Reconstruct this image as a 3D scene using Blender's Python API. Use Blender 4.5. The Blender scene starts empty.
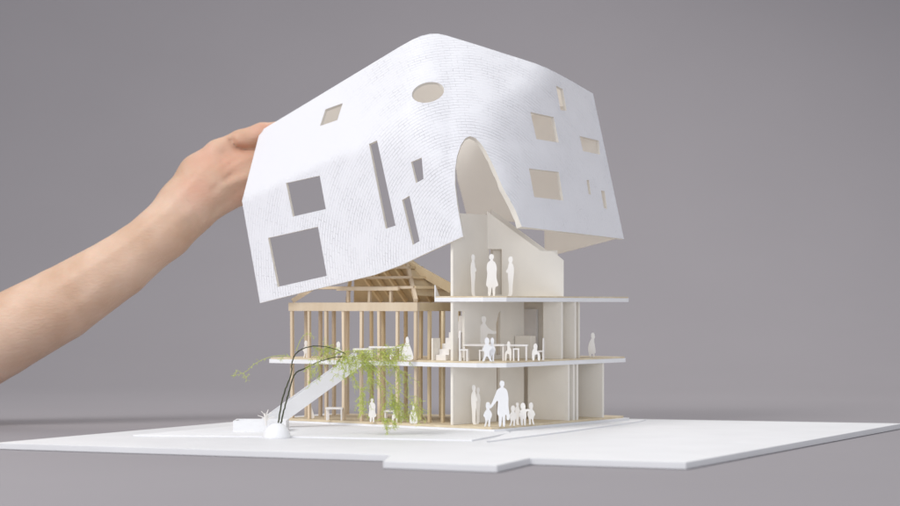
import bpy, bmesh, math, random
import numpy as np
from mathutils import Vector, Matrix
from mathutils.geometry import delaunay_2d_cdt

S = bpy.context.scene
COL = S.collection
R = math.radians
MM = 0.001
random.seed(7)
rng = np.random.default_rng(7)

# ---------------------------------------------------------------- camera, light, exposure
D, H, F, HZ = 1408.0, 86.0, 2000.0, 305.0       # mm: camera distance and height; focal length and horizon in photo pixels
cd = bpy.data.cameras.new('camera')
cam = bpy.data.objects.new('camera', cd)
COL.objects.link(cam)
cam.location = (0, -D*MM, H*MM)
cam.rotation_euler = (R(90), 0, 0)
cd.sensor_width = 36
cd.lens = 36*F/900
cd.shift_y = (HZ-253)/900
cd.clip_start = 0.05
cd.clip_end = 60
cd.dof.use_dof = True
cd.dof.focus_distance = 1.435
cd.dof.aperture_fstop = 9.0
S.camera = cam

w = bpy.data.worlds.new('World')
S.world = w
w.use_nodes = True
w.node_tree.nodes['Background'].inputs[0].default_value = (0.93, 0.95, 1.0, 1)
w.node_tree.nodes['Background'].inputs[1].default_value = 0.60

def area(name, loc, target, size, power, col=(1, 1, 1), sy=None):
    ld = bpy.data.lights.new(name, 'AREA')
    ld.shape = 'RECTANGLE'
    ld.size = size
    ld.size_y = sy or size
    ld.energy = power
    ld.color = col
    o = bpy.data.objects.new(name, ld)
    COL.objects.link(o)
    o.location = loc
    o.rotation_euler = (Vector(target)-Vector(loc)).to_track_quat('-Z', 'Y').to_euler()
    return o

area('key_softbox', (-0.80, -0.62, 1.05), (0, 0.05, 0.12), 0.6, 10.7, (1.0, 0.985, 0.965))
area('added_fill_light', (0.1, -1.85, 0.22), (0.05, 0.05, 0.08), 0.9, 8.0, (0.9, 0.93, 1.0))  # added low front light, lifts the walls of the lower rooms
area('added_back_light', (0.35, 1.0, 1.3), (0.02, 0.15, 0.2), 0.8, 11, (1.0, 0.98, 0.95))  # added light behind the shell, brightens its inside through the card

S.view_settings.view_transform = 'Standard'
S.view_settings.look = 'None'
S.view_settings.exposure = 0.12
S.view_settings.gamma = 1
S.cycles.max_bounces = 10
S.cycles.diffuse_bounces = 6

# ---------------------------------------------------------------- helpers
def V(*a):
    return np.array(a, float)

U3 = V(.583, .813, 0); U3 /= np.linalg.norm(U3)
V3 = V(-U3[1], U3[0], 0)
Z3 = V(0, 0, 1)
P0 = V(32, 0, 0)
CAM = V(0, -D, H)

def pl(s, t, z=0.0):                    # building axes (mm): s back along the right side, t back along the left side
    return P0 + U3*s + V3*t + Z3*z

def ray(px, py):
    return V((px-450)/F, 1, (HZ-py)/F)

def at(px, py, Y):                      # a measured point: distance Y behind the front corner
    return CAM + ray(px, py)*(D+Y)

def on_z(px, py, z):                    # a measured point lying at height z
    return CAM + ray(px, py)*(F*(H-z)/(py-HZ))

def gx(px, Y, z):                       # a point of height z seen in column px
    return V((px-450)/F*(D+Y), Y, z)

class MB:
    def __init__(self):
        self.v = []; self.f = []
    def add(self, vs, fs):
        n = len(self.v)
        self.v += [tuple(map(float, q)) for q in vs]
        self.f += [tuple(n+i for i in f) for f in fs]
    def prism(self, poly, vec):         # poly: list of 3D points (convex or simple), pushed along vec
        n = len(poly); vec = np.array(vec, float)
        vs = [np.array(p, float) for p in poly] + [np.array(p, float)+vec for p in poly]
        fs = [tuple(range(n))[::-1], tuple(range(n, 2*n))] + [(i, (i+1) % n, n+(i+1) % n, n+i) for i in range(n)]
        self.add(vs, fs)
    def box(self, o, ex, ey, ez):       # corner and three edge vectors
        o, ex, ey, ez = [np.array(q, float) for q in (o, ex, ey, ez)]
        self.prism([o, o+ex, o+ex+ey, o+ey], ez)
    def bar(self, a, b, w, h=None, up=(0, 0, 1)):   # square stick from a to b
        a = np.array(a, float); b = np.array(b, float); h = h or w
        d = b-a; L = np.linalg.norm(d); d /= L
        up = np.array(up, float)
        if abs(d @ up) > .95: up = U3
        x = np.cross(d, up); x /= np.linalg.norm(x)
        y = np.cross(x, d)
        self.prism([a-x*w/2-y*h/2, a+x*w/2-y*h/2, a+x*w/2+y*h/2, a-x*w/2+y*h/2], d*L)
    def tube(self, pts, r0, r1=None, n=6):
        r1 = r0 if r1 is None else r1
        pts = [np.array(p, float) for p in pts]; m = len(pts)
        rings = []
        for i, p in enumerate(pts):
            d = pts[min(i+1, m-1)]-pts[max(i-1, 0)]
            d = d/(np.linalg.norm(d)+1e-9)
            x = np.cross(d, V(.3, .9, .2)); x /= np.linalg.norm(x)
            y = np.cross(d, x); r = r0+(r1-r0)*i/(m-1)
            rings.append([p+r*(math.cos(2*math.pi*k/n)*x+math.sin(2*math.pi*k/n)*y) for k in range(n)])
        vs = [q for rg in rings for q in rg]; fs = []
        for i in range(m-1):
            for k in range(n):
                fs.append((i*n+k, i*n+(k+1) % n, (i+1)*n+(k+1) % n, (i+1)*n+k))
        fs += [tuple(range(n))[::-1], tuple(range((m-1)*n, m*n))]
        self.add(vs, fs)
    def plate(self, outline, holes, O, ex, ey, th):   # 2D outline with holes in the frame O, ex, ey, given thickness along ex x ey
        O, ex, ey = [np.array(q, float) for q in (O, ex, ey)]
        ez = np.cross(ex, ey); ez = ez/np.linalg.norm(ez)*th
        vs2, tris = tri_region(outline, holes)
        n = len(vs2)
        vs = [O+ex*a+ey*b for a, b in vs2] + [O+ex*a+ey*b+ez for a, b in vs2]
        self.add(vs, shell_faces(tris, n))
    def build(self, name, mat, parent=None, origin=None, smooth=None, bevel=0):
        me = bpy.data.meshes.new(name)
        if origin is None:
            origin = V(*root_of(parent)) if parent else V(0, 0, 0)
        me.from_pydata([tuple((np.array(q)-origin)*MM) for q in self.v], [], self.f)
        bm = bmesh.new(); bm.from_mesh(me)
        bmesh.ops.recalc_face_normals(bm, faces=bm.faces)
        bm.to_mesh(me); bm.free()
        o = bpy.data.objects.new(name, me)
        COL.objects.link(o)
        if parent: o.parent = parent
        else: o.location = tuple(origin*MM)
        for m in (mat if isinstance(mat, list) else [mat]):
            me.materials.append(m)
        if smooth is not None:
            for p in me.polygons: p.use_smooth = True
            me.set_sharp_from_angle(angle=R(smooth))
        if bevel:
            b = o.modifiers.new('edge', 'BEVEL'); b.width = bevel*MM; b.segments = 2; b.limit_method = 'ANGLE'; b.angle_limit = R(40)
        return o

def root_of(o):
    while o.parent: o = o.parent
    return [c/MM for c in o.location]

def inside(p, poly):
    x, y = p; c = False; j = len(poly)-1
    for i in range(len(poly)):
        xi, yi = poly[i]; xj, yj = poly[j]
        if (yi > y) != (yj > y) and x < (xj-xi)*(y-yi)/(yj-yi)+xi: c = not c
        j = i
    return c

def tri_region(outline, holes=(), extra=()):
    vs = []; es = []
    for loop in [outline]+list(holes):
        n0 = len(vs); m = len(loop)
        vs += [Vector((float(a), float(b))) for a, b in loop]
        es += [(n0+i, n0+(i+1) % m) for i in range(m)]
    vs += [Vector((float(a), float(b))) for a, b in extra]
    ov, oe, of, _, _, _ = delaunay_2d_cdt(vs, es, [], 0, 1e-5)
    tris = []
    for f in of:
        c = sum((ov[i] for i in f), Vector((0, 0)))/len(f)
        if inside(c, outline) and not any(inside(c, h) for h in holes): tris.append(tuple(f))
    return [tuple(v) for v in ov], tris

def shell_faces(tris, n):
    fs = [tuple(t) for t in tris] + [tuple(i+n for i in t)[::-1] for t in tris]
    cnt = {}
    for t in tris:
        for a, b in zip(t, t[1:]+t[:1]): cnt[(a, b)] = 1
    for (a, b) in cnt:
        if (b, a) not in cnt: fs.append((b, a, a+n, b+n))
    return fs

def chaikin(p, k=2, closed=True):
    for _ in range(k):
        q = []; n = len(p)
        for i in range(n if closed else n-1):
            a = np.array(p[i]); b = np.array(p[(i+1) % n])
            q += [a*.75+b*.25, a*.25+b*.75]
        if not closed: q = [np.array(p[0])]+q+[np.array(p[-1])]
        p = q
    return p

def tag(o, label=None, cat=None, group=None, kind=None):
    if label: o['label'] = label
    if cat: o['category'] = cat
    if group: o['group'] = group
    if kind: o['kind'] = kind
    return o

def empty(name, origin, label, cat, group=None):
    o = bpy.data.objects.new(name, None)
    COL.objects.link(o); o.empty_display_size = .01
    o.location = tuple(np.array(origin, float)*MM)
    return tag(o, label, cat, group)

# ---------------------------------------------------------------- materials
def mat(name, col, rough=.7, noise=0, nscale=300, bump=0, bscale=900, stretch=(1, 1, 1), col2=None, spec=.3, sss=0, trans=0):
    m = bpy.data.materials.new(name); m.use_nodes = True
    nt = m.node_tree; N = nt.nodes; L = nt.links
    b = N['Principled BSDF']
    b.inputs['Base Color'].default_value = (*col, 1)
    b.inputs['Roughness'].default_value = rough
    b.inputs['Specular IOR Level'].default_value = spec
    if sss:
        b.inputs['Subsurface Weight'].default_value = sss
        b.inputs['Subsurface Radius'].default_value = (1, .35, .2)
        b.inputs['Subsurface Scale'].default_value = .004
    tc = N.new('ShaderNodeTexCoord'); mp = N.new('ShaderNodeMapping')
    mp.inputs['Scale'].default_value = stretch
    L.new(tc.outputs['Object'], mp.inputs[0])
    if noise:
        n = N.new('ShaderNodeTexNoise'); n.inputs['Scale'].default_value = nscale; n.inputs['Detail'].default_value = 6
        L.new(mp.outputs[0], n.inputs['Vector'])
        r = N.new('ShaderNodeValToRGB')
        c2 = col2 or tuple(c*(1-noise) for c in col)
        r.color_ramp.elements[0].position = .3; r.color_ramp.elements[1].position = .7
        r.color_ramp.elements[0].color = (*c2, 1); r.color_ramp.elements[1].color = (*col, 1)
        L.new(n.outputs[0], r.inputs[0]); L.new(r.outputs[0], b.inputs['Base Color'])
    if bump:
        n2 = N.new('ShaderNodeTexNoise'); n2.inputs['Scale'].default_value = bscale; n2.inputs['Detail'].default_value = 5
        L.new(mp.outputs[0], n2.inputs['Vector'])
        bp = N.new('ShaderNodeBump'); bp.inputs['Strength'].default_value = bump; bp.inputs['Distance'].default_value = .0004
        L.new(n2.outputs[0], bp.inputs['Height']); L.new(bp.outputs[0], b.inputs['Normal'])
    return m

WHITE = mat('white_card', (.83, .83, .845), .65, .04, 60, .25, 700)
BOARD = mat('white_board', (.77, .77, .785), .5, .05, 25, .15, 300)
CREAM = mat('cream_card', (.84, .80, .73), .75, .05, 50, .2, 600)
RIM = mat('cut_edge', (.80, .765, .70), .8, .06, 200, .3, 900)
FIG = mat('paper_figures', (.82, .79, .76), .7)
FIG_INDOOR = mat('indoor_tint_figures', (.87, .845, .81), .7)  # same white paper, warm indoor shade put into its colour
WOOD = mat('pale_wood', (.74, .62, .47), .6, .1, 120, .3, 500, (1, 1, .12), (.66, .53, .38))
WOODD = mat('tan_wood', (.80, .67, .46), .65, .1, 120, .3, 500, (1, 1, .12), (.71, .57, .37))
PLY = mat('plywood_floor', (.74, .64, .47), .65, .1, 150, .2, 500, (.3, 1, 1), (.62, .505, .345))
GREY = mat('grey_paper', (.29, .272, .288), .85, .03, 5, .05, 200)
WIRE = mat('dark_wire', (.07, .08, .035), .6, .5, 300)
GREEN = mat('fern_green', (.60, .66, .16), .55, .3, 120, 0, 1, (1, 1, 1), (.46, .56, .10))
GREEN2 = mat('fern_olive', (.44, .46, .16), .6)

def paper(m, f, c=(.97, .94, .90)):                        # thin paper and card let some light through
    nt = m.node_tree; N = nt.nodes; L = nt.links
    b = N['Principled BSDF']; out = N['Material Output']
    t = N.new('ShaderNodeBsdfTranslucent'); mx = N.new('ShaderNodeMixShader')
    t.inputs[0].default_value = (*c, 1); mx.inputs[0].default_value = f
    L.new(b.outputs[0], mx.inputs[1]); L.new(t.outputs[0], mx.inputs[2]); L.new(mx.outputs[0], out.inputs[0])
    return m
SHELL_IN = paper(mat('cream_lining', (.92, .90, .86), .75, .05, 50, .2, 600), .55)

def vary(m, lo, hi):                    # each stick of wood a little different in tone
    nt = m.node_tree; N = nt.nodes; L = nt.links
    b = N['Principled BSDF']; src = b.inputs['Base Color'].links[0].from_socket
    oi = N.new('ShaderNodeObjectInfo'); mr = N.new('ShaderNodeMapRange'); mr.inputs[3].default_value = lo; mr.inputs[4].default_value = hi
    L.new(oi.outputs['Random'], mr.inputs[0])
    hs = N.new('ShaderNodeHueSaturation'); L.new(mr.outputs[0], hs.inputs['Value']); L.new(src, hs.inputs['Color']); L.new(hs.outputs[0], b.inputs['Base Color'])
vary(WOOD, .9, 1.1); vary(WOODD, .82, 1.12)

def shingle_mat():
    m = bpy.data.materials.new('white_shingles'); m.use_nodes = True
    nt = m.node_tree; N = nt.nodes; L = nt.links
    b = N['Principled BSDF']
    b.inputs['Base Color'].default_value = (.90, .91, .965, 1); b.inputs['Roughness'].default_value = .55
    b.inputs['Specular IOR Level'].default_value = .35
    uv = N.new('ShaderNodeUVMap'); uv.uv_map = 'rows'
    no = N.new('ShaderNodeTexNoise'); no.inputs['Scale'].default_value = .035; no.inputs['Detail'].default_value = 3
    L.new(uv.outputs[0], no.inputs['Vector'])
    mx = N.new('ShaderNodeMixRGB'); mx.blend_type = 'LINEAR_LIGHT'; mx.inputs[0].default_value = 11.0
    L.new(uv.outputs[0], mx.inputs[1]); L.new(no.outputs['Color'], mx.inputs[2])
    br = N.new('ShaderNodeTexBrick')
    br.inputs['Scale'].default_value = 1.0; br.inputs['Brick Width'].default_value = 6.5; br.inputs['Row Height'].default_value = 2.35
    br.inputs['Mortar Size'].default_value = .14; br.inputs['Mortar Smooth'].default_value = 1.0
    br.inputs['Color1'].default_value = (1, 1, 1, 1); br.inputs['Color2'].default_value = (.45, .45, .45, 1); br.inputs['Mortar'].default_value = (.25, .25, .25, 1)
    L.new(mx.outputs[0], br.inputs['Vector'])
    sx = N.new('ShaderNodeSeparateXYZ'); L.new(mx.outputs[0], sx.inputs[0])
    dv_ = N.new('ShaderNodeMath'); dv_.operation = 'DIVIDE'; dv_.inputs[1].default_value = 2.35; L.new(sx.outputs[1], dv_.inputs[0])
    fr = N.new('ShaderNodeMath'); fr.operation = 'FRACT'; L.new(dv_.outputs[0], fr.inputs[0])
    sw = N.new('ShaderNodeMath'); sw.operation = 'MULTIPLY_ADD'; sw.inputs[1].default_value = -.55
    L.new(fr.outputs[0], sw.inputs[0]); L.new(br.outputs['Color'], sw.inputs[2])
    at_ = N.new('ShaderNodeAttribute'); at_.attribute_name = 'shingle'
    mu = N.new('ShaderNodeMath'); mu.operation = 'MULTIPLY'
    L.new(sw.outputs[0], mu.inputs[0]); L.new(at_.outputs['Fac'], mu.inputs[1])
    pn = N.new('ShaderNodeTexNoise'); pn.inputs['Scale'].default_value = .06; pn.inputs['Detail'].default_value = 2
    L.new(uv.outputs[0], pn.inputs['Vector'])
    mr = N.new('ShaderNodeMapRange'); mr.inputs[1].default_value = .35; mr.inputs[2].default_value = .65; mr.inputs[3].default_value = .25; mr.inputs[4].default_value = 1.3
    L.new(pn.outputs[0], mr.inputs[0])
    mu2 = N.new('ShaderNodeMath'); mu2.operation = 'MULTIPLY'; L.new(mu.outputs[0], mu2.inputs[0]); L.new(mr.outputs[0], mu2.inputs[1])
    fn = N.new('ShaderNodeTexNoise'); fn.inputs['Scale'].default_value = .5; fn.inputs['Detail'].default_value = 6
    L.new(uv.outputs[0], fn.inputs['Vector'])
    ad = N.new('ShaderNodeMath'); ad.operation = 'MULTIPLY_ADD'; ad.inputs[1].default_value = .25
    L.new(fn.outputs[0], ad.inputs[0]); L.new(mu2.outputs[0], ad.inputs[2]); mu = ad
    bp = N.new('ShaderNodeBump'); bp.inputs['Strength'].default_value = .85; bp.inputs['Distance'].default_value = .0005
    L.new(mu.outputs[0], bp.inputs['Height']); L.new(bp.outputs[0], b.inputs['Normal'])
    return m
SHINGLE = paper(shingle_mat(), .22, (.97, .97, .97))

def skin_mat():
    m = bpy.data.materials.new('skin'); m.use_nodes = True
    nt = m.node_tree; N = nt.nodes; L = nt.links
    b = N['Principled BSDF']; b.inputs['Roughness'].default_value = .5; b.inputs['Specular IOR Level'].default_value = .3
    b.inputs['Subsurface Weight'].default_value = .25
    b.inputs['Subsurface Radius'].default_value = (1, .3, .15); b.inputs['Subsurface Scale'].default_value = .003
    tc = N.new('ShaderNodeTexCoord')
    n = N.new('ShaderNodeTexNoise'); n.inputs['Scale'].default_value = 28; n.inputs['Detail'].default_value = 5
    L.new(tc.outputs['Object'], n.inputs['Vector'])
    r = N.new('ShaderNodeValToRGB'); r.color_ramp.elements[0].position = .35; r.color_ramp.elements[1].position = .68
    r.color_ramp.elements[0].color = (.58, .38, .265, 1); r.color_ramp.elements[1].color = (.70, .50, .38, 1)
    L.new(n.outputs[0], r.inputs[0])
    a = N.new('ShaderNodeAttribute'); a.attribute_name = 'blush'
    mx = N.new('ShaderNodeMixRGB'); mx.inputs[2].default_value = (.62, .31, .22, 1)
    L.new(a.outputs['Fac'], mx.inputs[0]); L.new(r.outputs[0], mx.inputs[1]); L.new(mx.outputs[0], b.inputs['Base Color'])
    n2 = N.new('ShaderNodeTexNoise'); n2.inputs['Scale'].default_value = 420; n2.inputs['Detail'].default_value = 6
    mp = N.new('ShaderNodeMapping'); mp.inputs['Rotation'].default_value = (0, R(35), 0); mp.inputs['Scale'].default_value = (.5, 1, 1.4)
    L.new(tc.outputs['Object'], mp.inputs[0]); L.new(mp.outputs[0], n2.inputs['Vector'])
    bp = N.new('ShaderNodeBump'); bp.inputs['Strength'].default_value = .42; bp.inputs['Distance'].default_value = .0008
    L.new(n2.outputs[0], bp.inputs['Height']); L.new(bp.outputs[0], b.inputs['Normal'])
    return m
SKIN = skin_mat()

# ---------------------------------------------------------------- setting: a grey sweep, table running up into backdrop
TZ = -8.2                               # table top under the board
mb = MB()
prof = [(-2600, TZ), (-600, TZ), (300, TZ), (800, TZ)]
for k in range(1, 25):
    a = R(90)*k/24
    prof.append((800+950*math.sin(a), TZ+950-950*math.cos(a)))
prof += [(1750, 3000)]
vs = []; fs = []
for (y, z) in prof: vs += [(-3000, y, z), (3000, y, z)]
for i in range(len(prof)-1): fs.append((2*i, 2*i+1, 2*i+3, 2*i+2))
mb.add(vs, fs)
tag(mb.build('backdrop', GREY, smooth=40), kind='structure')

# ---------------------------------------------------------------- site board
BZ = -4.0
board = empty('site_board', (0, 0, TZ), 'thin white base board with a stepped front edge carrying the house model', 'base board')
A = on_z(-6, 443, BZ); T1 = on_z(391, 455, BZ); T2 = on_z(383, 461.5, BZ); T3 = on_z(497, 465.5, BZ); T4 = on_z(530, 458, BZ)
B = on_z(686, 462.5, BZ); C = on_z(902, 423.5, BZ)
BCv = C-B
Dp = A+BCv*.93
mb = MB()
poly = [A, T1, T2, T3, T4, B, C, Dp]
mb.plate([(p[0], p[1]) for p in poly], [], V(0, 0, BZ-4), V(1, 0, 0), V(0, 1, 0), 4.0)
mb.build('board', BOARD, board, bevel=.3)

def xy(px, py, z):
    p = on_z(px, py, z); return (p[0], p[1])
mb = MB()                               # raised ground sheet on the left
l1 = [xy(133, 435, -3), xy(300, 436.5, -3), xy(400, 438.5, -3), xy(472, 440, -3), xy(511, 432.5, -3)]
bk = [pl(6, -6), pl(60, 60), pl(60, 205)]
mb.plate(l1+[(p[0], p[1]) for p in bk], [], V(0, 0, BZ+.03), V(1, 0, 0), V(0, 1, 0), 1.0)
mb.build('ground_sheet', WHITE, board)
mb = MB()                               # pavement strip on the right
l2 = [xy(487, 441, -3), xy(560, 432, -3), xy(640, 421, -3)]
bk = [pl(196, -9), pl(100, -6), pl(9, -8)]
mb.plate(l2+[(p[0], p[1]) for p in bk], [], V(0, 0, BZ+.03), V(1, 0, 0), V(0, 1, 0), .9)
mb.build('pavement_strip', WHITE, board)

# ---------------------------------------------------------------- house model
house = empty('house_model', pl(60, 60, BZ), 'open white card house model with pale timber frame wing standing on the base board', 'house model')
Z1, Z2, Z3_ = 0.0, 46.0, 92.3
def st(poly): return [tuple(pl(s, t)[:2]) for s, t in poly]
def slab(name, poly, z0, z1, m, parent=house, bevel=.15):
    mb = MB(); mb.plate(st(poly), [], V(0, 0, z0), V(1, 0, 0), V(0, 1, 0), z1-z0)
    return mb.build(name, m, parent, bevel=bevel)
# ground floor: white under sheet with plywood on top
slab('floor_base', [(-3, -1), (-4, 70), (-3, 203), (78, 203), (130, 90), (180, 90), (180, -3), (8, -3)], BZ+.02, -1.6, WHITE)
slab('ground_floor', [(-2, 2), (-2, 195), (76, 195), (128, 88), (176, 88), (176, 0), (3, 0)], -1.6, 0, PLY)
# first floor
f2 = [(-3, 14), (-5, 60), (-2, 62), (-3, 207), (76, 207), (125, 88), (176, 88), (176, -2), (11, -2)]
slab('first_floor', f2, Z2-4.3, Z2-1.2, WHITE)
slab('first_floor_deck', [(s*.995, t*.992+.3) for s, t in f2], Z2-1.2, Z2, PLY)
# second floor
f3 = [(1, 53.5), (42, 56), (125, 84), (178, 84), (184, 0), (11, -2), (-1, 10)]
slab('second_floor', f3, Z3_-4.0, Z3_-1.0, WHITE)
slab('second_floor_deck', [(s*.995+.3, t*.992) for s, t in f3], Z3_-1.0, Z3_, PLY)

def wall(name, s0, t0, s1, t1, outline, holes=(), th=2.2, m=CREAM, lab=None):
    """outline in (distance along, height) from (s0,t0) towards (s1,t1)"""
    a = pl(s0, t0); b = pl(s1, t1); d = b-a; d /= np.linalg.norm(d)
    mb = MB(); mb.plate(outline, holes, a, d, Z3, th)
    o = mb.build(name, m, house, bevel=.12)
    if lab: o['label'] = lab
    return o
def rect(a, b, z0, z1): return [(a, z0), (b, z0), (b, z1), (a, z1)]
e = .02
L1t, L2t = Z2-4.3-e, Z3_-4.0-e
# the wall whose bright end stands at the left of the rooms, one sheet per storey
wall('wall', 1.5, 40, 80, 40, rect(0, 55.5, e, L1t))
wall('wall', 1.5, 40, 80, 40, rect(60, 92, e, L1t))
wall('wall', 1.5, 40, 80, 40, rect(0, 92, Z2+e, L2t), [rect(6.5, 14.5, Z2+2, 81.5), [(55, Z2+3), (60.5, Z2+3), (60.5, 82), (58, 80), (55, 72)]])
wall('wall', 1.5, 40, 80, 40, rect(0, 46, Z3_+e, 152))
# ground floor cross walls
wall('wall', 98, 36, 98, 0, rect(0, 36, e, L1t))
wall('wall', 105, 30, 105, 0, rect(0, 30, e, L1t))
wall('wall', 110, 28, 110, 0, rect(0, 28, e, L1t))
wall('wall', 147, 60, 147, 0, rect(0, 60, e, L1t))
wall('back_wall', 125, 84, 125, 12, rect(0, 72, e, L1t))
# first floor cross walls
wall('wall', 88.5, 16, 88.5, 0, rect(0, 16, Z2+e, L2t))
wall('wall', 107, 12, 107, 0, rect(0, 12, Z2+e, L2t))
wall('back_wall', 122, 84, 122, 6, rect(0, 78, Z2+e, L2t))
wall('door', 119, 62, 119, 40, rect(0, 20, Z2+e, 83), m=WHITE)
# second floor: sloping gable wall
LW = np.linalg.norm(pl(46, 40)-pl(88.5, 0))
gab = [(0, Z3_+e), (LW, Z3_+e), (LW, 119), (LW-8, 125.5), (LW-17.5, 126), (0, 155)]
wall('gable_wall', 46, 39.9, 88.5, 0, gab, [rect(.6, 11.5, Z3_+e+1.2, 127)])
LW2 = np.linalg.norm(pl(58, 44)-pl(97, 6))
wall('gable_wall', 58, 44, 97, 6, [(0, Z3_+e), (LW2-4, Z3_+e), (LW2-4, 126.5), (LW2-12, 126.5), (0, 157)])
wall('stair_back', 56, 41, 66, 30, rect(0, 14, Z3_+e, 138))

# staircase beside the wall
stair = MB(); n = 9
for k in range(n):
    z = Z2+(k+1)*36/n
    q = pl(6+k*4.1, 47.5, Z2+e)
    stair.box(q, U3*4.1, V3*9, Z3*(z-Z2-e))
so = stair.build('staircase', FIG, house)
mb = MB(); mb.plate([(0, 0), (9, 0), (9, 16), (0, 16)], [], pl(3, 56.8, Z2+e), U3, Z3, -1.2)
mb.build('side_panel', CREAM, so)

# balcony upstand at the tip of the second floor
mb = MB(); mb.plate([(0, 0), (9, 0), (0, 12)], [], pl(1.5, 54.2, Z3_-4), V(.5, .87, 0), Z3, .8)
mb.build('upstand', WHITE, house)

# timber frame wing
frame = bpy.data.objects.new('timber_frame', None); COL.objects.link(frame); frame.parent = house
frame['label'] = 'pale square stick frame with hipped rafters'
def stick(name, a, b, w_, h_=None, m=WOOD, up=(0, 0, 1)):
    a = np.array(a, float); b = np.array(b, float)+V(random.uniform(-.3, .3), random.uniform(-.3, .3), 0)
    mb = MB(); mb.bar(a, b, w_*random.uniform(.94, 1.06), h_, up); return mb.build(name, m, frame)
TL, TR, SF, SB = 189.0, 72.0, 3.0, 70.0
BT, BB = 87.8, 81.5
ts = np.linspace(TL, TR, 8)
ss = np.linspace(SF, SB, 5)
def post(s, t, m=WOOD, w_=2.2):
    stick('post', pl(s, t, 0.02), pl(s, t, Z2-4.32), w_, m=m)
    stick('post', pl(s, t, Z2+.02), pl(s, t, BB-.02), w_, m=m)
for t in ts: post(SF, t)
for s in ss[1:]:
    post(s, TL); post(s, TR, WOODD)
for t in ts[1:-1:2]: post(SB, t-7.5, WOODD)
post(42, 62, WOODD); post(24, 63, WOODD); post(40, 130, WOODD, 2.4); post(40, 95, WOODD, 2.4)
zc = (BT+BB)/2
stick('beam', pl(SF, TL+2.5, zc), pl(SF, TR-2.5, zc), 3.2, BT-BB)
stick('beam', pl(SB, TL+2.5, zc), pl(SB, TR-2.5, zc), 3.2, BT-BB, WOODD)
stick('beam', pl(SF+1.7, TL, zc), pl(SB-1.7, TL, zc), 3.2, BT-BB)
stick('beam', pl(SF+1.7, TR, zc), pl(SB-1.7, TR, zc), 3.2, BT-BB, WOODD)
stick('beam', pl(36, TL-2, zc-.5), pl(36, TR+2, zc-.5), 2.6, 4, WOODD)
for t in ts[1:-1]: stick('joist', pl(SF+1.7, t, zc+.4), pl(SB-1.7, t, zc+.4), 2.2, 4.4, WOODD)
# hipped roof
SR, RZ = 36.0, 119.0
RA, RB_ = pl(SR, 157, RZ), pl(SR, 105, RZ)
stick('ridge', RA, RB_, 2.6, 4, WOODD)
for (s, t, q) in ((SF, TL, RA), (SB, TL, RA), (SF, TR, RB_), (SB, TR, RB_)):
    stick('hip_rafter', pl(s, t, BT+1.2), q-Z3*.5, 2.6, 3.6, WOOD if s == SF else WOODD)
def slope_z(s): return BT+1+(RZ-BT-1)*(1-abs(s-SR)/(SR-SF))
for t in np.linspace(155, 107, 5):
    for s in (SB,): stick('rafter', pl(s, t, BT+1.0), pl(SR-(1 if s == SF else -1)*1.5, t, RZ-2), 2.0, 3.2, WOODD)
for k, fz in enumerate((.25, .5, .75)):
    for sd in (1, -1):
        s = SR-sd*(SR-SF)*(1-fz); z = BT+1+(RZ-BT-1)*fz+2.6
        stick('purlin', pl(s, TL-(TL-157)*fz, z), pl(s, TR+(105-TR)*fz, z), 1.9, 1.9, WOOD if sd == 1 else WOODD)
    s0 = SF+(SR-SF)*fz; s1 = SB-(SB-SR)*fz; t_ = TR+(105-TR)*fz; z = BT+1+(RZ-BT-1)*fz+2.6
    stick('purlin', pl(s0+1.5, t_, z), pl(s1-1.5, t_, z), 1.9, 1.9, WOODD)
    t_ = TL-(TL-157)*fz
    stick('purlin', pl(s0+1.5, t_, z), pl(s1-1.5, t_, z), 1.9, 1.9, WOOD)
stick('tie_beam', pl(SF+6, 150, 98), pl(SF+6, 92, 98), 2.2, 2.6, WOOD)
for t in (140, 120, 100): stick('strut', pl(SF+7, t, BT+.3), pl(SF+7, t, 97), 2.0, 2.2, WOOD)
def sheet(name, pts, th, m):            # boarding: a quad with thickness downwards
    mb = MB(); mb.prism(pts, V(0, 0, -th)); return mb.build(name, m, frame)
sheet('roof_boarding', [pl(SB+3, TL-4, BT+1.5), pl(SB+3, TR+4, BT+1.5), pl(SR+1.5, 106, RZ+4), pl(SR+1.5, 156, RZ+4)], 1.2, WOODD)
sheet('roof_boarding', [pl(12, TR+8, BT+6.5), pl(SB-4, TR+3, BT+4.5), pl(SR+2, 106, RZ+3.6)], 1.2, WOODD)
# stout rafter running down to the right behind the rooms
p_, q_ = at(398, 259, 92), at(452, 289, 74)
stick('rafter', p_, q_, 4, 6.5, WOODD)

# ---------------------------------------------------------------- slide, sand box, spiky plant
sl = empty('slide', gx(243, 5, BZ+1), 'white card slide sloping down in front of the timber posts', 'slide')
a0 = gx(356, 66, Z2+2.5); a1 = gx(263, 40, 0.5)
dv = a1-a0; Ls = np.linalg.norm(dv); dv /= Ls
side = np.cross(dv, Z3); side /= np.linalg.norm(side)
if side[1] > 0: side = -side
upv = np.cross(side, dv); upv = upv if upv[2] > 0 else -upv
mb = MB(); mb.box(a0-upv*6.4-side*2.7, dv*Ls, side*5.4, upv*1.2); mb.build('slide_bed', WHITE, sl)
for sg in (-1, 1):
    mb = MB(); mb.box(a0+side*(2.75*sg if sg > 0 else -3.75)-upv*8, dv*Ls, side*1.0, upv*(10.5 if sg < 0 or True else 8)); mb.build('side_panel', WHITE, sl)

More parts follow.
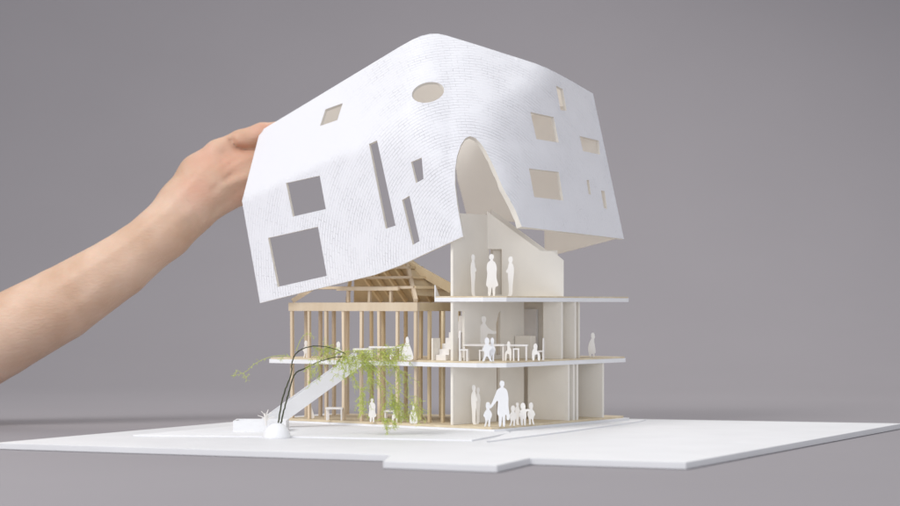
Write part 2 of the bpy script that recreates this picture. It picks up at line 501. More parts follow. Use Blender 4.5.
q0 = gx(233, -4, -3.98)
mb = MB()
bw = gx(286, -4, 0)[0]-q0[0]
mb.plate(rect(0, bw, 0, 26), [rect(1.2, bw-1.2, 1.2, 24.8)], q0, V(1, 0, 0), V(0, 1, 0), 8.6)
mb.box(q0+V(1.25, 1.25, .05), V(bw-2.5, 0, 0), V(0, 23.5, 0), V(0, 0, 5.5))
tag(mb.build('sandbox', WHITE, origin=q0), 'low square white box at the foot of the slide', 'box')

base = gx(266, -8, 4.7)
mb = MB()
for dx, dz in ((-5.5, 4), (-3.2, 7), (-.8, 5.5), (1.6, 8), (4.2, 6.2), (6, 3)):
    mb.tube([base, base+V(dx*.45, random.uniform(-1, 1), dz*.7), base+V(dx, random.uniform(-2, 2), dz)], .55, .25, 5)
mb.tube([base-V(0, 0, 3.1), base], .6, .6, 6)
tag(mb.build('paper_plant', FIG, origin=base-V(0, 0, 3.1)), 'tiny spiky white plant standing in the low box', 'plant')

# ---------------------------------------------------------------- model tree
tx, ty = gx(277, -55, 0)[0], -55.0
tree = empty('model_tree', (tx, ty, BZ), 'wispy green fern sprig on dark wire stems in a white dome foot', 'tree')
mb = MB(); rings = []
for k in range(9):
    a = R(90)*k/8; rr = 9.3*math.cos(a)**.9 if k < 8 else 0.6; zz = BZ+10.2*math.sin(a)
    rings.append((rr, zz))
nn = 32; vs = []; fs = []
vs += [(tx+9.3*math.cos(2*math.pi*j/nn), ty+9.3*math.sin(2*math.pi*j/nn), BZ+.02) for j in range(nn)]
for rr, zz in [(9.5, BZ+.9)]+rings[1:]:
    vs += [(tx+rr*math.cos(2*math.pi*j/nn), ty+rr*math.sin(2*math.pi*j/nn), zz) for j in range(nn)]
m_ = len(vs)//nn
for i in range(m_-1):
    for j in range(nn): fs.append((i*nn+j, i*nn+(j+1) % nn, (i+1)*nn+(j+1) % nn, (i+1)*nn+j))
fs += [tuple(range(nn))[::-1], tuple(range((m_-1)*nn, m_*nn))]
mb.add(vs, fs); mb.build('foot', WHITE, tree, smooth=50)

def curve(pp, y0, y1, k=3):
    n = len(pp)
    pts = [at(x, y, y0+(y1-y0)*i/(n-1)) for i, (x, y) in enumerate(pp)]
    return chaikin(pts, k, False)
st1 = curve([(278, 427), (280, 412), (284, 392), (292, 374), (291.5, 362), (297, 351), (312, 345.5), (330, 347), (346, 354)], -55, -42)
st2 = curve([(280, 427), (284, 410), (290, 388), (294, 373), (305, 368.5), (322, 360), (342, 356), (356, 358)], -54, -38)
for q in (st1, st2):
    mb = MB(); q = [p_i+rng.normal(size=3)*.12 for p_i in q]; mb.tube(q, .62, .26, 6); mb.build('stem', WIRE, tree, smooth=60)
twigs = MB(); leaves = MB()
def needles(pts, n, ln, wd, spread=1.0):
    m = len(pts)
    for _ in range(n):
        f = random.random()*(m-1.001); i = int(f); p = pts[i]+(pts[i+1]-pts[i])*(f-i)
        d = pts[i+1]-pts[i]; d = d/(np.linalg.norm(d)+1e-9)
        r_ = rng.normal(size=3)*spread; r_ -= d*(r_@d)
        g = d*.8+r_/(np.linalg.norm(r_)+1e-6); g /= np.linalg.norm(g)
        l_ = ln*random.uniform(.5, 1.2)
        sd = np.cross(g, rng.normal(size=3)); sd /= np.linalg.norm(sd)
        leaves.add([p, p+g*l_*.5+sd*wd/2, p+g*l_, p+g*l_*.5-sd*wd/2], [(0, 1, 2, 3)])
def sprig(p, d, L, depth, droop=.25, dense=1.0):
    n = 7; pts = [np.array(p, float)]; d = np.array(d, float)/np.linalg.norm(d)
    for i in range(n):
        d = d+rng.normal(size=3)*.13+V(0, 0, -droop/n*2); d /= np.linalg.norm(d)
        pts.append(pts[-1]+d*L/n)
    twigs.tube(pts, .22 if depth else .16, .1, 4)
    needles(pts, int(L*1.7*dense), 2.9, .32)
    if depth:
        for k in range(int(3+L/7)):
            i = random.randint(1, n-1)
            g = d*.5+rng.normal(size=3)*.75; g[1] *= .6
            sprig(pts[i], g, L*random.uniform(.3, .55), depth-1, droop, dense)
def guide(pp, y0, y1, subs, L, dense=1.0, droop=.4):
    q = curve(pp, y0, y1, 2); twigs.tube(q, .3, .14, 5); needles(q, int(len(q)*2.0*dense), 3, .42)
    for _ in range(subs):
        i = random.randint(1, len(q)-2); g = (q[i+1]-q[i]); g = g/np.linalg.norm(g)*.7+rng.normal(size=3)*.7; g[1] *= .7
        sprig(q[i], g, L*random.uniform(.6, 1.3), 1, droop, dense)
guide([(291, 357), (280, 355), (264, 358.5), (253, 365), (245, 373), (233, 376)], -50, -60, 3, 7, .7)
guide([(296, 351), (302, 336), (310, 333), (314, 338)], -48, -50, 0, 5, .5)
guide([(312, 346), (330, 352), (352, 352), (372, 354), (388, 350)], -44, -34, 14, 17)
guide([(320, 360), (340, 352), (360, 350), (384, 352), (402, 356)], -42, -30, 12, 15)
guide([(340, 356), (358, 358), (374, 368), (381, 392), (383, 412), (384, 422)], -40, -42, 10, 11, 1.2, .9)
guide([(345, 355), (352, 372), (358, 386), (364, 396)], -40, -46, 8, 13, 1.3, .9)
guide([(356, 356), (370, 362), (384, 376), (392, 392), (396, 404)], -38, -40, 9, 14, 1.2, .9)
guide([(360, 354), (384, 362), (404, 372), (420, 384)], -36, -30, 8, 16, .8, .7)
guide([(370, 366), (390, 384), (406, 396), (418, 408), (426, 420)], -40, -44, 7, 14, .8, .8)
guide([(360, 362), (378, 386), (398, 398), (410, 412)], -38, -36, 6, 14, .7, .8)
guide([(322, 350), (318, 362), (314, 372)], -44, -50, 3, 9, .7, .8)
leaves.build('foliage', GREEN, tree); twigs.build('twigs', GREEN2, tree)

# ---------------------------------------------------------------- people cut from white paper
coat = [(-.02, 0), (-.09, 0), (-.08, .22), (-.14, .24), (-.115, .42), (-.1, .55), (-.125, .66), (-.1, .8), (-.035, .84), (-.03, .87), (-.06, .9), (-.06, .96), (-.03, 1.), (.03, 1.), (.06, .96), (.06, .9), (.03, .87), (.035, .84), (.1, .8), (.135, .66), (.12, .55), (.12, .42), (.16, .3), (.17, .24), (.085, .22), (.09, 0), (.03, 0), (.02, .2), (0, .21)]
lead = [(-.02, 0), (-.09, 0), (-.075, .24), (-.13, .27), (-.11, .45), (-.1, .6), (-.24, .44), (-.3, .39), (-.33, .43), (-.27, .5), (-.17, .7), (-.13, .81), (-.035, .85), (-.03, .875), (-.062, .9), (-.062, .965), (-.03, 1.), (.035, 1.), (.065, .965), (.062, .9), (.035, .875), (.04, .85), (.13, .81), (.17, .64), (.16, .45), (.19, .3), (.2, .15), (.12, .14), (.12, .26), (.075, .26), (.085, 0), (.02, 0), (.015, .22), (0, .23)]
slim = [(-.06, 0), (.09, 0), (.05, .04), (.05, .3), (.08, .48), (.07, .6), (.12, .58), (.13, .64), (.07, .7), (.06, .8), (.03, .84), (.06, .88), (.06, .96), (.02, 1), (-.04, 1), (-.07, .95), (-.06, .88), (-.03, .84), (-.09, .78), (-.1, .6), (-.08, .45), (-.06, .25)]
tray = [(-.06, 0), (.09, 0), (.05, .04), (.06, .3), (.1, .48), (.08, .6), (.26, .58), (.34, .6), (.34, .65), (.22, .66), (.1, .74), (.06, .8), (.03, .84), (.06, .88), (.06, .96), (.02, 1), (-.05, 1), (-.08, .95), (-.07, .88), (-.03, .84), (-.1, .78), (-.14, .6), (-.1, .45), (-.07, .25)]
walk = [(-.18, .04), (-.2, .0), (-.1, 0), (-.05, .2), (0, .3), (.02, .2), (.0, .03), (.02, 0), (.12, 0), (.1, .05), (.12, .32), (.17, .38), (.2, .5), (.14, .62), (.06, .7), (.1, .78), (.115, .9), (.05, 1), (-.055, 1), (-.11, .92), (-.11, .78), (-.06, .7), (-.17, .6), (-.24, .42), (-.17, .4), (-.14, .3), (-.12, .2)]
reach = [(-.1, 0), (.0, 0), (.0, .3), (.04, .3), (.05, 0), (.15, 0), (.15, .3), (.19, .42), (.16, .6), (.3, .66), (.42, .5), (.46, .54), (.34, .74), (.1, .71), (.13, .8), (.12, .92), (.05, 1), (-.06, 1), (-.13, .92), (-.13, .8), (-.06, .72), (-.15, .64), (-.22, .4), (-.15, .38), (-.14, .3)]
run = [(-.25, .0), (-.15, 0), (-.02, .25), (.08, .15), (.16, 0), (.28, 0), (.2, .08), (.12, .3), (.13, .45), (.28, .55), (.26, .62), (.13, .65), (.07, .72), (.12, .8), (.1, .95), (0, 1), (-.1, .95), (-.12, .8), (-.07, .72), (-.15, .65), (-.25, .45), (-.17, .45), (-.12, .35), (-.15, .2)]
robe = [(-.3, 0), (.3, 0), (.29, .2), (.2, .45), (.06, .7), (.06, .85), (.0, 1), (-.1, .98), (-.14, .88), (-.11, .75), (-.2, .65), (-.34, .4), (-.34, .15)]
cape = [(-.12, 0), (-.05, 0), (-.05, .14), (.05, .14), (.05, 0), (.12, 0), (.14, .16), (.2, .2), (.14, .5), (.1, .72), (.16, .8), (.12, .98), (.04, 1), (-.04, .97), (-.06, .84), (-.02, .76), (-.12, .66), (-.22, .4), (-.18, .16)]
sit = [(-.14, .0), (-.02, 0), (-.03, .3), (.05, .36), (.14, .36), (.14, 0), (.26, 0), (.24, .45), (.1, .52), (.1, .68), (.12, .78), (.1, .93), (.03, 1), (-.05, .95), (-.09, .82), (-.05, .7), (-.13, .6), (-.15, .4)]

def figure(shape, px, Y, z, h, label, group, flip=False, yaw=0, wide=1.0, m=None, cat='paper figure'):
    m = m or (WHITE if Y < 10 else FIG_INDOOR)
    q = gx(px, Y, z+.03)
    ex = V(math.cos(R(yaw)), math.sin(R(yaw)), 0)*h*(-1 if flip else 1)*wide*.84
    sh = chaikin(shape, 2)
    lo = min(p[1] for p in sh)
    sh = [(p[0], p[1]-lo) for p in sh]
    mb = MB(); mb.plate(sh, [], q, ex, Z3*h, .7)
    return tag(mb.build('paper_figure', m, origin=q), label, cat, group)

G3, G2, G1 = 'paper people on the top floor', 'paper people on the middle floor', 'paper people on the ground floor'
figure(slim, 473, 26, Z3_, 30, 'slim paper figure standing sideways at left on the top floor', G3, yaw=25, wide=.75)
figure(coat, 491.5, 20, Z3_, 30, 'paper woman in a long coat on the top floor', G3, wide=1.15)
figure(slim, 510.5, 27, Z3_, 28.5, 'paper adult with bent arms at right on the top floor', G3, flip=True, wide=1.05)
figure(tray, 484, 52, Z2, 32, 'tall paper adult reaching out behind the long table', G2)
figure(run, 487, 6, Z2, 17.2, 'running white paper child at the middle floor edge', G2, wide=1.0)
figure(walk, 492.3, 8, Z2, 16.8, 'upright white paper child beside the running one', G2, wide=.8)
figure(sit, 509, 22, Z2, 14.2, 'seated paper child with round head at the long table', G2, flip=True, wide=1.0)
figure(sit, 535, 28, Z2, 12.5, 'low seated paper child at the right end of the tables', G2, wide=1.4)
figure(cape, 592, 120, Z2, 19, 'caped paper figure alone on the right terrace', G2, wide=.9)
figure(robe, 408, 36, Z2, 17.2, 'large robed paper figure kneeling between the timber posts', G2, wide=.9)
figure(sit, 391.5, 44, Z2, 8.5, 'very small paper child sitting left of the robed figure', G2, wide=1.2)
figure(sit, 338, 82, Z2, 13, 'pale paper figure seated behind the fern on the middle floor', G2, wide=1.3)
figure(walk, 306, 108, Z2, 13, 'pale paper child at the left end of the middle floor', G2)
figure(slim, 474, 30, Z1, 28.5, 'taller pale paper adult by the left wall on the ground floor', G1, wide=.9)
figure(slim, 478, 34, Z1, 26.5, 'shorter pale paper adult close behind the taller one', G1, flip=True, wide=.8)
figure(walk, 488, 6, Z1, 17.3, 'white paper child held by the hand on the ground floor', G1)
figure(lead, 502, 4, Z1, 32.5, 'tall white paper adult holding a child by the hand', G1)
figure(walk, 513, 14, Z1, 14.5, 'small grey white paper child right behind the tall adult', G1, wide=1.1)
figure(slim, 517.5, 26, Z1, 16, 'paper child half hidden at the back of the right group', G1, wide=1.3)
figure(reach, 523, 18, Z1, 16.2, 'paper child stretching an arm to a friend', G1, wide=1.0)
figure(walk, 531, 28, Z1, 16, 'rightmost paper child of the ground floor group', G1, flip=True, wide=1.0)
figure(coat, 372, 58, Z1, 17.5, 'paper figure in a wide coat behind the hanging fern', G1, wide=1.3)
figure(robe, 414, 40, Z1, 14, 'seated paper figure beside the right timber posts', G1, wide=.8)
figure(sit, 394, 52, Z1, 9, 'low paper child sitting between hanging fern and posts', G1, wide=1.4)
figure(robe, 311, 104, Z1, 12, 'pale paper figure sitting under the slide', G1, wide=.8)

# ---------------------------------------------------------------- furniture
def table(px, Y, z, w_, d_, h, label, group, yaw=0):
    q = gx(px, Y, z+.03); t = empty('table', q, label, 'table', group)
    ex = V(math.cos(R(yaw)), math.sin(R(yaw)), 0); ey = V(-ex[1], ex[0], 0)
    mb = MB(); mb.box(q-ex*w_/2-ey*d_/2+Z3*(h-1.3), ex*w_, ey*d_, Z3*1.3); mb.build('tabletop', FIG, t)
    for a in (-1, 1):
        for b in (-1, 1):
            mb = MB(); mb.box(q+ex*(a*(w_/2-1)-.55)+ey*(b*(d_/2-1)-.55), ex*1.1, ey*1.1, Z3*(h-1.31)); mb.build('leg', FIG, t)
    return t
def chair(px, Y, z, label, group, h=7.5, back=14, wd=6, yaw=0, cat='chair'):
    q = gx(px, Y, z+.03); t = empty('chair' if back else 'stool', q, label, cat, group)
    ex = V(math.cos(R(yaw)), math.sin(R(yaw)), 0); ey = V(-ex[1], ex[0], 0)
    mb = MB(); mb.box(q-ex*wd/2-ey*wd/2+Z3*(h-1), ex*wd, ey*wd, Z3*1.0); mb.build('seat', FIG, t)
    for a in (-1, 1):
        for b in (-1, 1):
            mb = MB(); mb.box(q+ex*(a*(wd/2-.6)-.5)+ey*(b*(wd/2-.6)-.5), ex, ey, Z3*(h-1.01)); mb.build('leg', FIG, t)
    if back:
        mb = MB(); mb.plate([(0, 0), (wd, 0), (wd*.92, back*.7), (wd*.7, back), (wd*.3, back), (wd*.08, back*.7)], [], q-ex*(wd/2-.02)-ey*wd/2+Z3*(h+.02), ey, Z3, .9)
        mb.build('backrest', FIG, t)
    return t
table(484, 30, Z2, 30, 12, 11.8, 'long white table in the middle floor room', 'tables on the middle floor', -4)
table(516, 32, Z2, 17, 11, 11.6, 'short white table at right end of the long table', 'tables on the middle floor', -4)
chair(464, 16, Z2, 'high backed white chair by the opening in the wall', 'seats on the middle floor', 8.5, 13, 6.5, -10)
chair(482, 17, Z2, 'white stool behind the running paper child', 'seats on the middle floor', 8, 0, 4.5, cat='stool')
chair(516, 21, Z2, 'white stool right of the round headed seated child', 'seats on the middle floor', 9, 0, 4.6, cat='stool')
chair(541, 40, Z2, 'white chair against the low counter', 'seats on the middle floor', 7, 9, 4.6, 170)
table(386, 50, Z2, 24, 8, 9.8, 'white table between the timber posts on the middle floor', 'tables on the middle floor', -8)
table(362, 66, Z2, 12, 8, 8, 'small white table behind the fern on the middle floor', 'tables on the middle floor', -8)
table(335, 84, Z1, 13, 8, 9.6, 'white table under the slide on the ground floor', 'tables on the ground floor', -8)
table(394, 64, Z1, 14, 8, 8.6, 'white table behind the hanging fern on the ground floor', 'tables on the ground floor', -8)
q = pl(80, 37, Z2+.02)
mb = MB(); mb.box(q, -V3*14, U3*7, Z3*17); tag(mb.build('counter', CREAM, origin=q, bevel=.15), 'plain cream counter block at the back of the middle floor room', 'counter')

# ---------------------------------------------------------------- lifted roof shell
cr, sr = math.cos(R(11)), math.sin(R(11)); cp, sp = math.cos(R(7)), math.sin(R(7))
def tilt(a):
    x, y, z = a
    x, z = x*cr-z*sr, x*sr+z*cr
    y, z = y*cp+z*sp, -y*sp+z*cp
    return V(x, y, z)
nL, nR = tilt(-U3), tilt(-V3)
tU, tV, tZ = tilt(U3), tilt(V3), tilt(Z3)
AL, AR = at(462, 237, 13), at(519, 228, 20)
def hit(px, py, n_, p): return CAM+ray(px, py)*(((p-CAM)@n_)/(ray(px, py)@n_))
LB, LT = hit(260, 303, nL, AL), hit(242, 201, nL, AL)
RBc, RT = hit(624, 239, nR, AR), hit(593, 93.5, nR, AR)
RP = hit(546, 67, nR, AR)
RL = at(260, 131, LT[1]+42)
RM = at(433, 33, RL[1]-88)
AP = at(470, 139, 22)
def plane(a, b, c):
    n_ = np.cross(b-a, c-a); n_ /= np.linalg.norm(n_)
    return (n_ if n_[2] > 0 else -n_), a
nS, pS = plane(LT, RL, RM)
nT, pT = plane(RM, RP, AP)
PL = [(nL, AL), (nR, AR), (nS, pS), (nT, pT)]
print('SHELL', [np.round(q, 0).tolist() for q in (LB, LT, AL, AR, RBc, RT, RP, RL, RM)], np.round(nS, 2), np.round(nT, 2))
def smax(a, b, k):
    h = np.maximum(k-np.abs(a-b), 0)/k
    return np.maximum(a, b)+h*h*k*.25
def field(p):                           # p: (n,3)
    x = p[:, 0]
    k = .4+27*np.clip((x+95)/95, 0, 1)**1.5
    k2 = np.maximum(k*1.1-22*np.clip((p[:, 2]-205)/45, 0, 1), .5)
    d = [(p-q)@n_ for n_, q in PL]
    return smax(smax(d[0], d[2], k), smax(d[1], d[3], k2), k*1.5)
def grad(p):
    g = np.zeros_like(p)
    for i in range(3):
        e_ = np.zeros(3); e_[i] = .5
        g[:, i] = field(p+e_)-field(p-e_)
    return g/np.linalg.norm(g, axis=1)[:, None]
outl = [(260, 303), (300, 293), (340, 283.3), (374, 275), (400, 265.5), (430, 251.5), (463, 236.5),
        (460, 220), (457.3, 205), (455, 185), (455, 170), (457, 156), (461, 144.5), (465.5, 138), (470, 136), (475.5, 138), (481, 143.5), (486, 151), (494.5, 168), (503, 188), (510, 200), (516, 211.5), (521.8, 226.7),
        (555, 230.7), (590, 234.8), (624, 239), (613, 187), (603, 140), (593, 93.5), (570, 80), (556, 72.5), (547, 68), (535, 63.2), (500, 52), (470, 42.5), (455, 38), (446, 35.2), (438, 33.6), (430, 33.7), (421, 35.8), (412, 39.8), (400, 46.5), (350, 76.7), (300, 107), (260, 131), (251, 166), (242, 201), (251, 252)]
wins = [[(286, 183), (319.7, 175.6), (325.8, 209), (292.8, 216.6)], [(268, 238), (318, 226.7), (326.8, 275.8), (277.7, 287)],
        [(369, 144), (377, 140.3), (395.5, 225.6), (385.7, 228.7)], [(411, 162), (421.7, 157.5), (423.5, 179), (416, 183)],
        [(402, 200), (409.4, 195.8), (419.6, 241), (412.7, 245)], [(325.4, 109.3), (342.8, 103), (337.3, 120), (320, 126)],
        [(530.4, 112), (553.7, 117), (559, 142.6), (536.5, 139)], [(556, 85.6), (562.8, 89), (566.7, 110.8), (560.6, 110)],
        [(579.7, 136), (598.8, 140.6), (600, 154.5), (583, 151)], [(529, 168.4), (558.8, 172), (563.5, 200.5), (534.3, 197)],
        [(586.6, 180), (589, 180), (591, 194.8), (588.7, 194)], [(601, 190.5), (604.7, 191), (607, 209), (604, 208)]]
ell = []
for k in range(36):
    a = 2*math.pi*k/36; x, y = 16.4*math.cos(a), 10*math.sin(a); c_, s_ = math.cos(R(-13)), math.sin(R(-13))
    ell.append((428+x*c_-y*s_, 92.3+x*s_+y*c_))
wins.append(ell)
def dens(loop, step=4.0):
    q = []
    for a, b in zip(loop, loop[1:]+loop[:1]):
        n = max(1, int(math.hypot(b[0]-a[0], b[1]-a[1])/step))
        q += [(a[0]+(b[0]-a[0])*i/n, a[1]+(b[1]-a[1])*i/n) for i in range(n)]
    return q
outd = dens(outl); wind = [dens(h, 5) for h in wins]
loops = np.array([p for l_ in [outd]+wind for p in l_])
ext = []
for j, y in enumerate(np.arange(34, 304, 3.5)):
    for x in np.arange(240, 626, 4.0):
        x = x+(2 if j % 2 else 0)
        if inside((x, y), outl) and not any(inside((x, y), h) for h in wins) and np.min(np.hypot(loops[:, 0]-x, loops[:, 1]-y)) > 1.9: ext.append((x, y))
cdir = np.cross(nL, nS); cdir *= np.sign(cdir[0])
crease = []
for q in np.arange(3, 75, 3.0):
    c_ = LT+cdir/np.linalg.norm(cdir)*q
    crease.append((450+F*c_[0]/(D+c_[1]), HZ-F*(c_[2]-H)/(D+c_[1])))
print('CREASE', crease[0], crease[-1])
ext = [p for p in ext if min(math.hypot(p[0]-c[0], p[1]-c[1]) for c in crease) > 2.2]+crease
v2, tris = tri_region(outd, wind, ext)
v2 = np.array(v2)
dirs = np.stack([(v2[:, 0]-450)/F, np.ones(len(v2)), (HZ-v2[:, 1])/F], 1)
lo = np.full(len(v2), D-150.0); hi = np.full(len(v2), D+420.0)
tt = lo.copy(); done = np.zeros(len(v2), bool)
for step in range(285):                 # march, then bisect
    nt_ = tt+2.0
    f_ = field(CAM+dirs*nt_[:, None])
    newhit = (f_ < 0) & ~done
    hi[newhit] = nt_[newhit]; lo[newhit] = tt[newhit]; done |= newhit
    tt = np.where(done, tt, nt_)
print('SHELL missed', int((~done).sum()), 'of', len(v2))
for _ in range(30):
    md = (lo+hi)/2; f_ = field(CAM+dirs*md[:, None]); neg = f_ < 0
    hi = np.where(neg, md, hi); lo = np.where(neg, lo, md)
po = CAM+dirs*hi[:, None]
nrm = grad(po)
arch_px = np.array(outl[6:23])
da = np.min(np.hypot(v2[:, None, 0]-arch_px[None, :, 0], v2[:, None, 1]-arch_px[None, :, 1]), axis=1)
TH = 2.3+2.6*np.exp(-(da/14)**2)*np.clip((v2[:, 0]-455)/30, 0, 1)
pi_ = po-nrm*TH[:, None]

# UV rows run with the cloth: across = along the tilted floor plan, down = along the slope
roof = empty('roof_shell', (LB+RBc)/2, 'lifted white shingled roof shell with square windows, round skylight and tall arch', 'roof')
ro = V(*root_of(roof))
me = bpy.data.meshes.new('shingled_skin')
n = len(po)
fs = shell_faces(tris, n); nt3 = len(tris)
me.from_pydata([tuple((q-ro)*MM) for q in np.vstack([po, pi_])], [], fs)
o = bpy.data.objects.new('shingled_skin', me); COL.objects.link(o); o.parent = roof
for m_ in (SHINGLE, SHELL_IN, RIM): me.materials.append(m_)
for i, p in enumerate(me.polygons):
    p.use_smooth = True
    p.material_index = 0 if i < nt3 else (1 if i < 2*nt3 else 2)
cross = (po@(-tV))*1.0 + (po@tU)*.75
rise = po@tZ
uv = me.uv_layers.new(name='rows')
cc = at(470, 232, 22)
dc = cross-(cc@(-tV)+cc@tU*.75); dr = rise-cc@tZ
uvs = np.stack([np.arctan2(dc, np.maximum(dr+14, -40)+40)*110, np.hypot(dc*.95, dr+14)], 1)   # rows arch over the opening
for lp in me.loops:
    uv.data[lp.index].uv = tuple(uvs[lp.vertex_index % n])
dS = (po-pS)@nS; dL = (po-AL)@nL
at_ = me.attributes.new('shingle', 'FLOAT', 'POINT')
smooth_plane = np.clip((dS-dL+4)/8, 0, 1)*np.clip((370-v2[:, 0]-0.6*(120-v2[:, 1]))/60+.5, 0, 1)
val = 1-.95*smooth_plane
at_.data.foreach_set('value', np.concatenate([val, val]).astype(np.float32))
me.set_sharp_from_angle(angle=R(38))

# back of the shell: back slope falling behind the ridge, back wall on the right, both with thickness
E = lambda t: RT+tV*t
tm = np.linalg.norm((RM-RP)@tV)
ia = outd.index((593, 93.5)); ib = outd.index((260, 131))
ridge_i = list(range(ia, ib+1))
rv = []
for i in ridge_i:
    q = po[i]-nrm[i]*2.6-tZ*1.2
    tau = (q-RT)@tV
    g = min(1, max(0, (433-v2[i, 0])/(433-330)))
    e_ = (E(tau+22*min(1, tau/60)-1))*(1-g)+(q+tU*50-tZ*24)*g
    rv.append((q, e_))
nb_ = tU*.5+tZ*.85; nb_ /= np.linalg.norm(nb_)
mb = MB(); m_ = len(rv); vs = []; NS = 6
for (q, e_) in rv:
    for k in range(NS+1):
        f_ = k/NS; vs.append(q*(1-f_)+e_*f_+nb_*(6*math.sin(math.pi*f_)*min(1, max(0, (q-RT)@tV-45)/60)))
top = [np.array(q) for q in vs]; bot = [q-nb_*3.0 for q in top]
cell = []
for i in range(m_-1):
    for k in range(NS):
        a_ = i*(NS+1)+k; cell.append((a_, a_+1, a_+NS+2, a_+NS+1))
mb.add(top+bot, shell_faces(cell, len(top)))
mb.build('back_slope', SHELL_IN, roof, smooth=50)
def ab(p): return ((p-RBc)@tV, (p-RBc)@tZ)
nB = tU
def hb(px, py): return ab(hit(px, py, nB, RBc))
e0 = ab(E(0)); 
bw_ = [(3, 1), hb(550, 257), hb(549.5, 222), hb(480, 222), hb(474, 222), hb(463, 180), hb(458, 140), (ab(E(tm+18))[0], e0[1]-2), (3, e0[1]-4)]
mb = MB(); mb.plate(bw_, [], RBc-tU*4.5, tV, tZ, -3.5 if np.cross(tV, tZ)@tU > 0 else 3.5)
mb.build('back_wall', SHELL_IN, roof)

# ---------------------------------------------------------------- hand and forearm
hy = LT[1]+38
def hp(px, py, dy=0): return at(px, py, hy+dy)
joints = []; edges = []; rad = []
def J(p, r, r2=None):
    joints.append(p); rad.append((r, r2 or r)); return len(joints)-1
# one continuous sampling of capsules, fused below into a single skin
caps = []
def limb(pts, rs, flat=1.0):
    for i in range(len(pts)-1): caps.append((pts[i], pts[i+1], rs[i], rs[i+1]))
limb([hp(-330, 290, -40), hp(-62, 371, -14), hp(0, 337, -10), hp(60, 304.5, -8), hp(119, 267, -5), hp(165, 231, -2)], [40, 34, 31.5, 29, 24.5, 20.5])
limb([hp(165, 231, -2), hp(186, 208, 4), hp(214, 184, 10), hp(246, 174, 14), hp(266, 166, 20)], [20.5, 21.5, 23, 21, 17])
limb([hp(222, 158, 16), hp(250, 148, 18), hp(272, 146, 20)], [12, 10, 9])        # web under the thumb
limb([hp(184, 205, 6), hp(200, 175, 14), hp(216, 160, 14)], [17, 15, 11])      # edge of the hand up to the thumb joint
fing = len(caps)
limb([hp(205, 168, 8), hp(218, 153, 8), hp(240, 140.5, 8), hp(262, 133.5, 10), hp(280, 131, 14), hp(296, 134, 16)], [12, 10.5, 8.2, 8.4, 7.6, 6.4])   # thumb along the ridge
limb([hp(258, 160, 24), hp(284, 146, 30), hp(306, 138, 34)], [10.5, 9, 7.6])       # fingers, hidden inside the shell
limb([hp(260, 166, 36), hp(286, 154, 42), hp(308, 146, 42)], [10, 8.8, 7.4])
limb([hp(256, 170, 46), hp(280, 160, 52), hp(302, 154, 52)], [9.4, 8.2, 7])
limb([hp(252, 176, 54), hp(272, 167, 60), hp(288, 160, 60)], [8.4, 7.2, 6])
grooves = [([(231, 140), (236, 147), (246, 149.5), (260, 148)], 4.5, 2.6), ([(254, 153), (238, 158), (222, 170)], 1.5, 2.2), ([(254, 160), (240, 166), (226, 178)], 1.3, 2.2),
           ([(244, 151), (228, 157), (214, 167)], 1.3, 2.0), ([(250, 167), (232, 176), (212, 190)], 1.2, 2.4), ([(228, 146), (220, 158)], .9, 2),
           ([(176, 203), (190, 222), (196, 232)], 1.0, 2.6), ([(183, 196), (197, 214), (204, 226)], .7, 2.4), ([(246, 186), (226, 200), (212, 214)], .9, 3),
           ([(60, 286), (120, 247), (176, 202), (200, 170)], -.9, 5), ([(90, 290), (150, 247), (190, 210)], -.7, 4.5), ([(70, 300), (130, 262), (180, 222)], .6, 5), ([(222, 186), (246, 178), (260, 176)], -1.2, 4)]

def sd_caps(p):
    d = np.full(len(p), 1e3)
    for n_c, (a, b, ra, rb) in enumerate(caps):
        k = 1.5 if n_c < 5 else (9.0 if n_c < fing else 3.0)
        ab_ = b-a; h = np.clip(((p-a)@ab_)/(ab_@ab_), 0, 1)
        q = np.linalg.norm(p-a-h[:, None]*ab_, axis=1)-(ra+(rb-ra)*h)
        hh = np.maximum(k-np.abs(d-q), 0)/k
        d = np.minimum(d, q)-hh*hh*k*.25
    near = np.abs(d) < 7
    if near.any():
        pp = p[near]; g = np.zeros(len(pp))
        xx = 450+F*pp[:, 0]/(D+pp[:, 1]); yy = HZ-F*(pp[:, 2]-H)/(D+pp[:, 1])
        for line, amp, wd in grooves:
            dm = np.full(len(pp), 1e6)
            for (x0, y0), (x1, y1) in zip(line, line[1:]):
                dx, dy = x1-x0, y1-y0
                t = np.clip(((xx-x0)*dx+(yy-y0)*dy)/(dx*dx+dy*dy), 0, 1)
                dm = np.minimum(dm, np.hypot(xx-x0-t*dx, yy-y0-t*dy))
            g += amp*np.exp(-(dm/wd)**2)
        d[near] += g
    return d
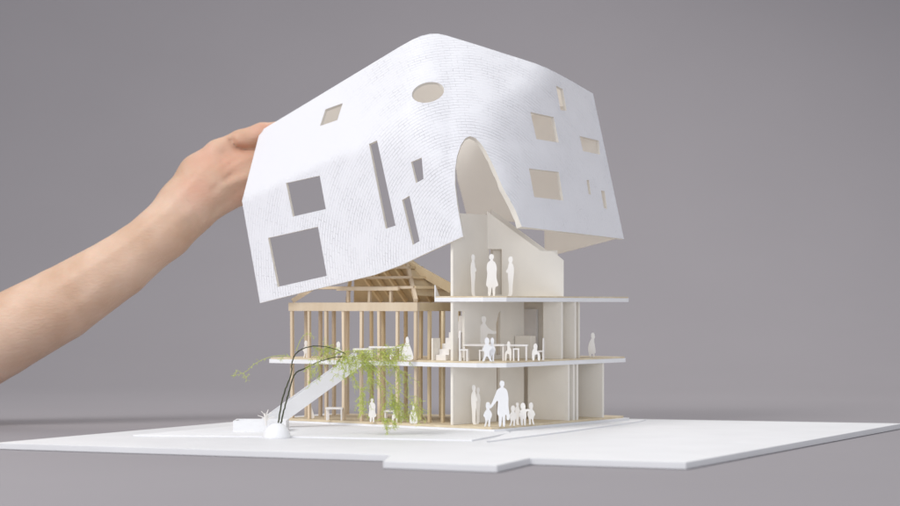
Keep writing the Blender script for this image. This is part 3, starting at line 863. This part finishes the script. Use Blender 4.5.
def surface_nets(lo_, hi_, step, fn):
    nx, ny, nz = [int(math.ceil((hi_[i]-lo_[i])/step))+1 for i in range(3)]
    X, Y, Z = np.meshgrid(np.arange(nx), np.arange(ny), np.arange(nz), indexing='ij')
    P_ = np.stack([X.ravel(), Y.ravel(), Z.ravel()], 1)*step+lo_
    val = np.concatenate([fn(c) for c in np.array_split(P_, max(1, len(P_)//200000))]).reshape(nx, ny, nz)
    ins = val < 0
    acc = np.zeros((nx-1, ny-1, nz-1, 3)); cnt = np.zeros((nx-1, ny-1, nz-1))
    cor = [(i, j, k) for i in (0, 1) for j in (0, 1) for k in (0, 1)]
    sl_ = lambda c: val[c[0]:nx-1+c[0], c[1]:ny-1+c[1], c[2]:nz-1+c[2]]
    for a in cor:
        for ax in range(3):
            if a[ax]: continue
            b = list(a); b[ax] = 1
            va, vb = sl_(a), sl_(b); m = (va < 0) != (vb < 0)
            t = np.where(m, va/np.where(m, va-vb, 1), 0)
            for i in range(3): acc[..., i] += np.where(m, a[i]+(t if i == ax else 0), 0)
            cnt += m
    act = cnt > 0
    idx = -np.ones(act.shape, int); idx[act] = np.arange(act.sum())
    ijk = np.argwhere(act)
    vs_ = (ijk+acc[act]/cnt[act][:, None])*step+lo_
    quads = []
    for ax in range(3):
        o1, o2 = [(1, 2), (2, 0), (0, 1)][ax]
        sh = [slice(None)]*3; sh[ax] = slice(0, -1); s2 = [slice(None)]*3; s2[ax] = slice(1, None)
        ch = ins[tuple(sh)] != ins[tuple(s2)]; flip = ins[tuple(sh)]
        for c in np.argwhere(ch):
            i = list(c)
            if i[o1] == 0 or i[o2] == 0 or i[o1] >= act.shape[o1] or i[o2] >= act.shape[o2]: continue
            g = []
            for d1, d2 in ((1, 1), (0, 1), (0, 0), (1, 0)):
                k_ = list(i); k_[o1] -= d1; k_[o2] -= d2; g.append(idx[tuple(k_)])
            if min(g) < 0: continue
            quads.append(tuple(g) if flip[tuple(c)] else tuple(g[::-1]))
    return vs_, quads
allp = np.array([c[0] for c in caps]+[c[1] for c in caps])
vs_h, qf = surface_nets(allp.min(0)-45, allp.max(0)+20, 1.8, sd_caps)
hand_o = hp(-62, 371, -14)
me = bpy.data.meshes.new('person')
me.from_pydata([tuple((q-hand_o)*MM) for q in vs_h], [], qf)
for p in me.polygons: p.use_smooth = True
o = bpy.data.objects.new('person', me); COL.objects.link(o); o.location = tuple(hand_o*MM)
me.materials.append(SKIN)
sm = o.modifiers.new('smooth', 'SMOOTH'); sm.factor = .5; sm.iterations = 6
pk = np.array([hp(240, 150, -6), hp(228, 162, -6), hp(264, 128, 0), hp(248, 200, -6), hp(205, 160, -4), hp(196, 190, -14)])
bl = np.max([np.exp(-(np.linalg.norm(vs_h-q, axis=1)/16)**2) for q in pk], axis=0)*.6
at_ = me.attributes.new('blush', 'FLOAT', 'POINT'); at_.data.foreach_set('value', bl.astype(np.float32))
tag(o, 'bare forearm reaching in from the left, hand gripping the lifted white roof', 'person')
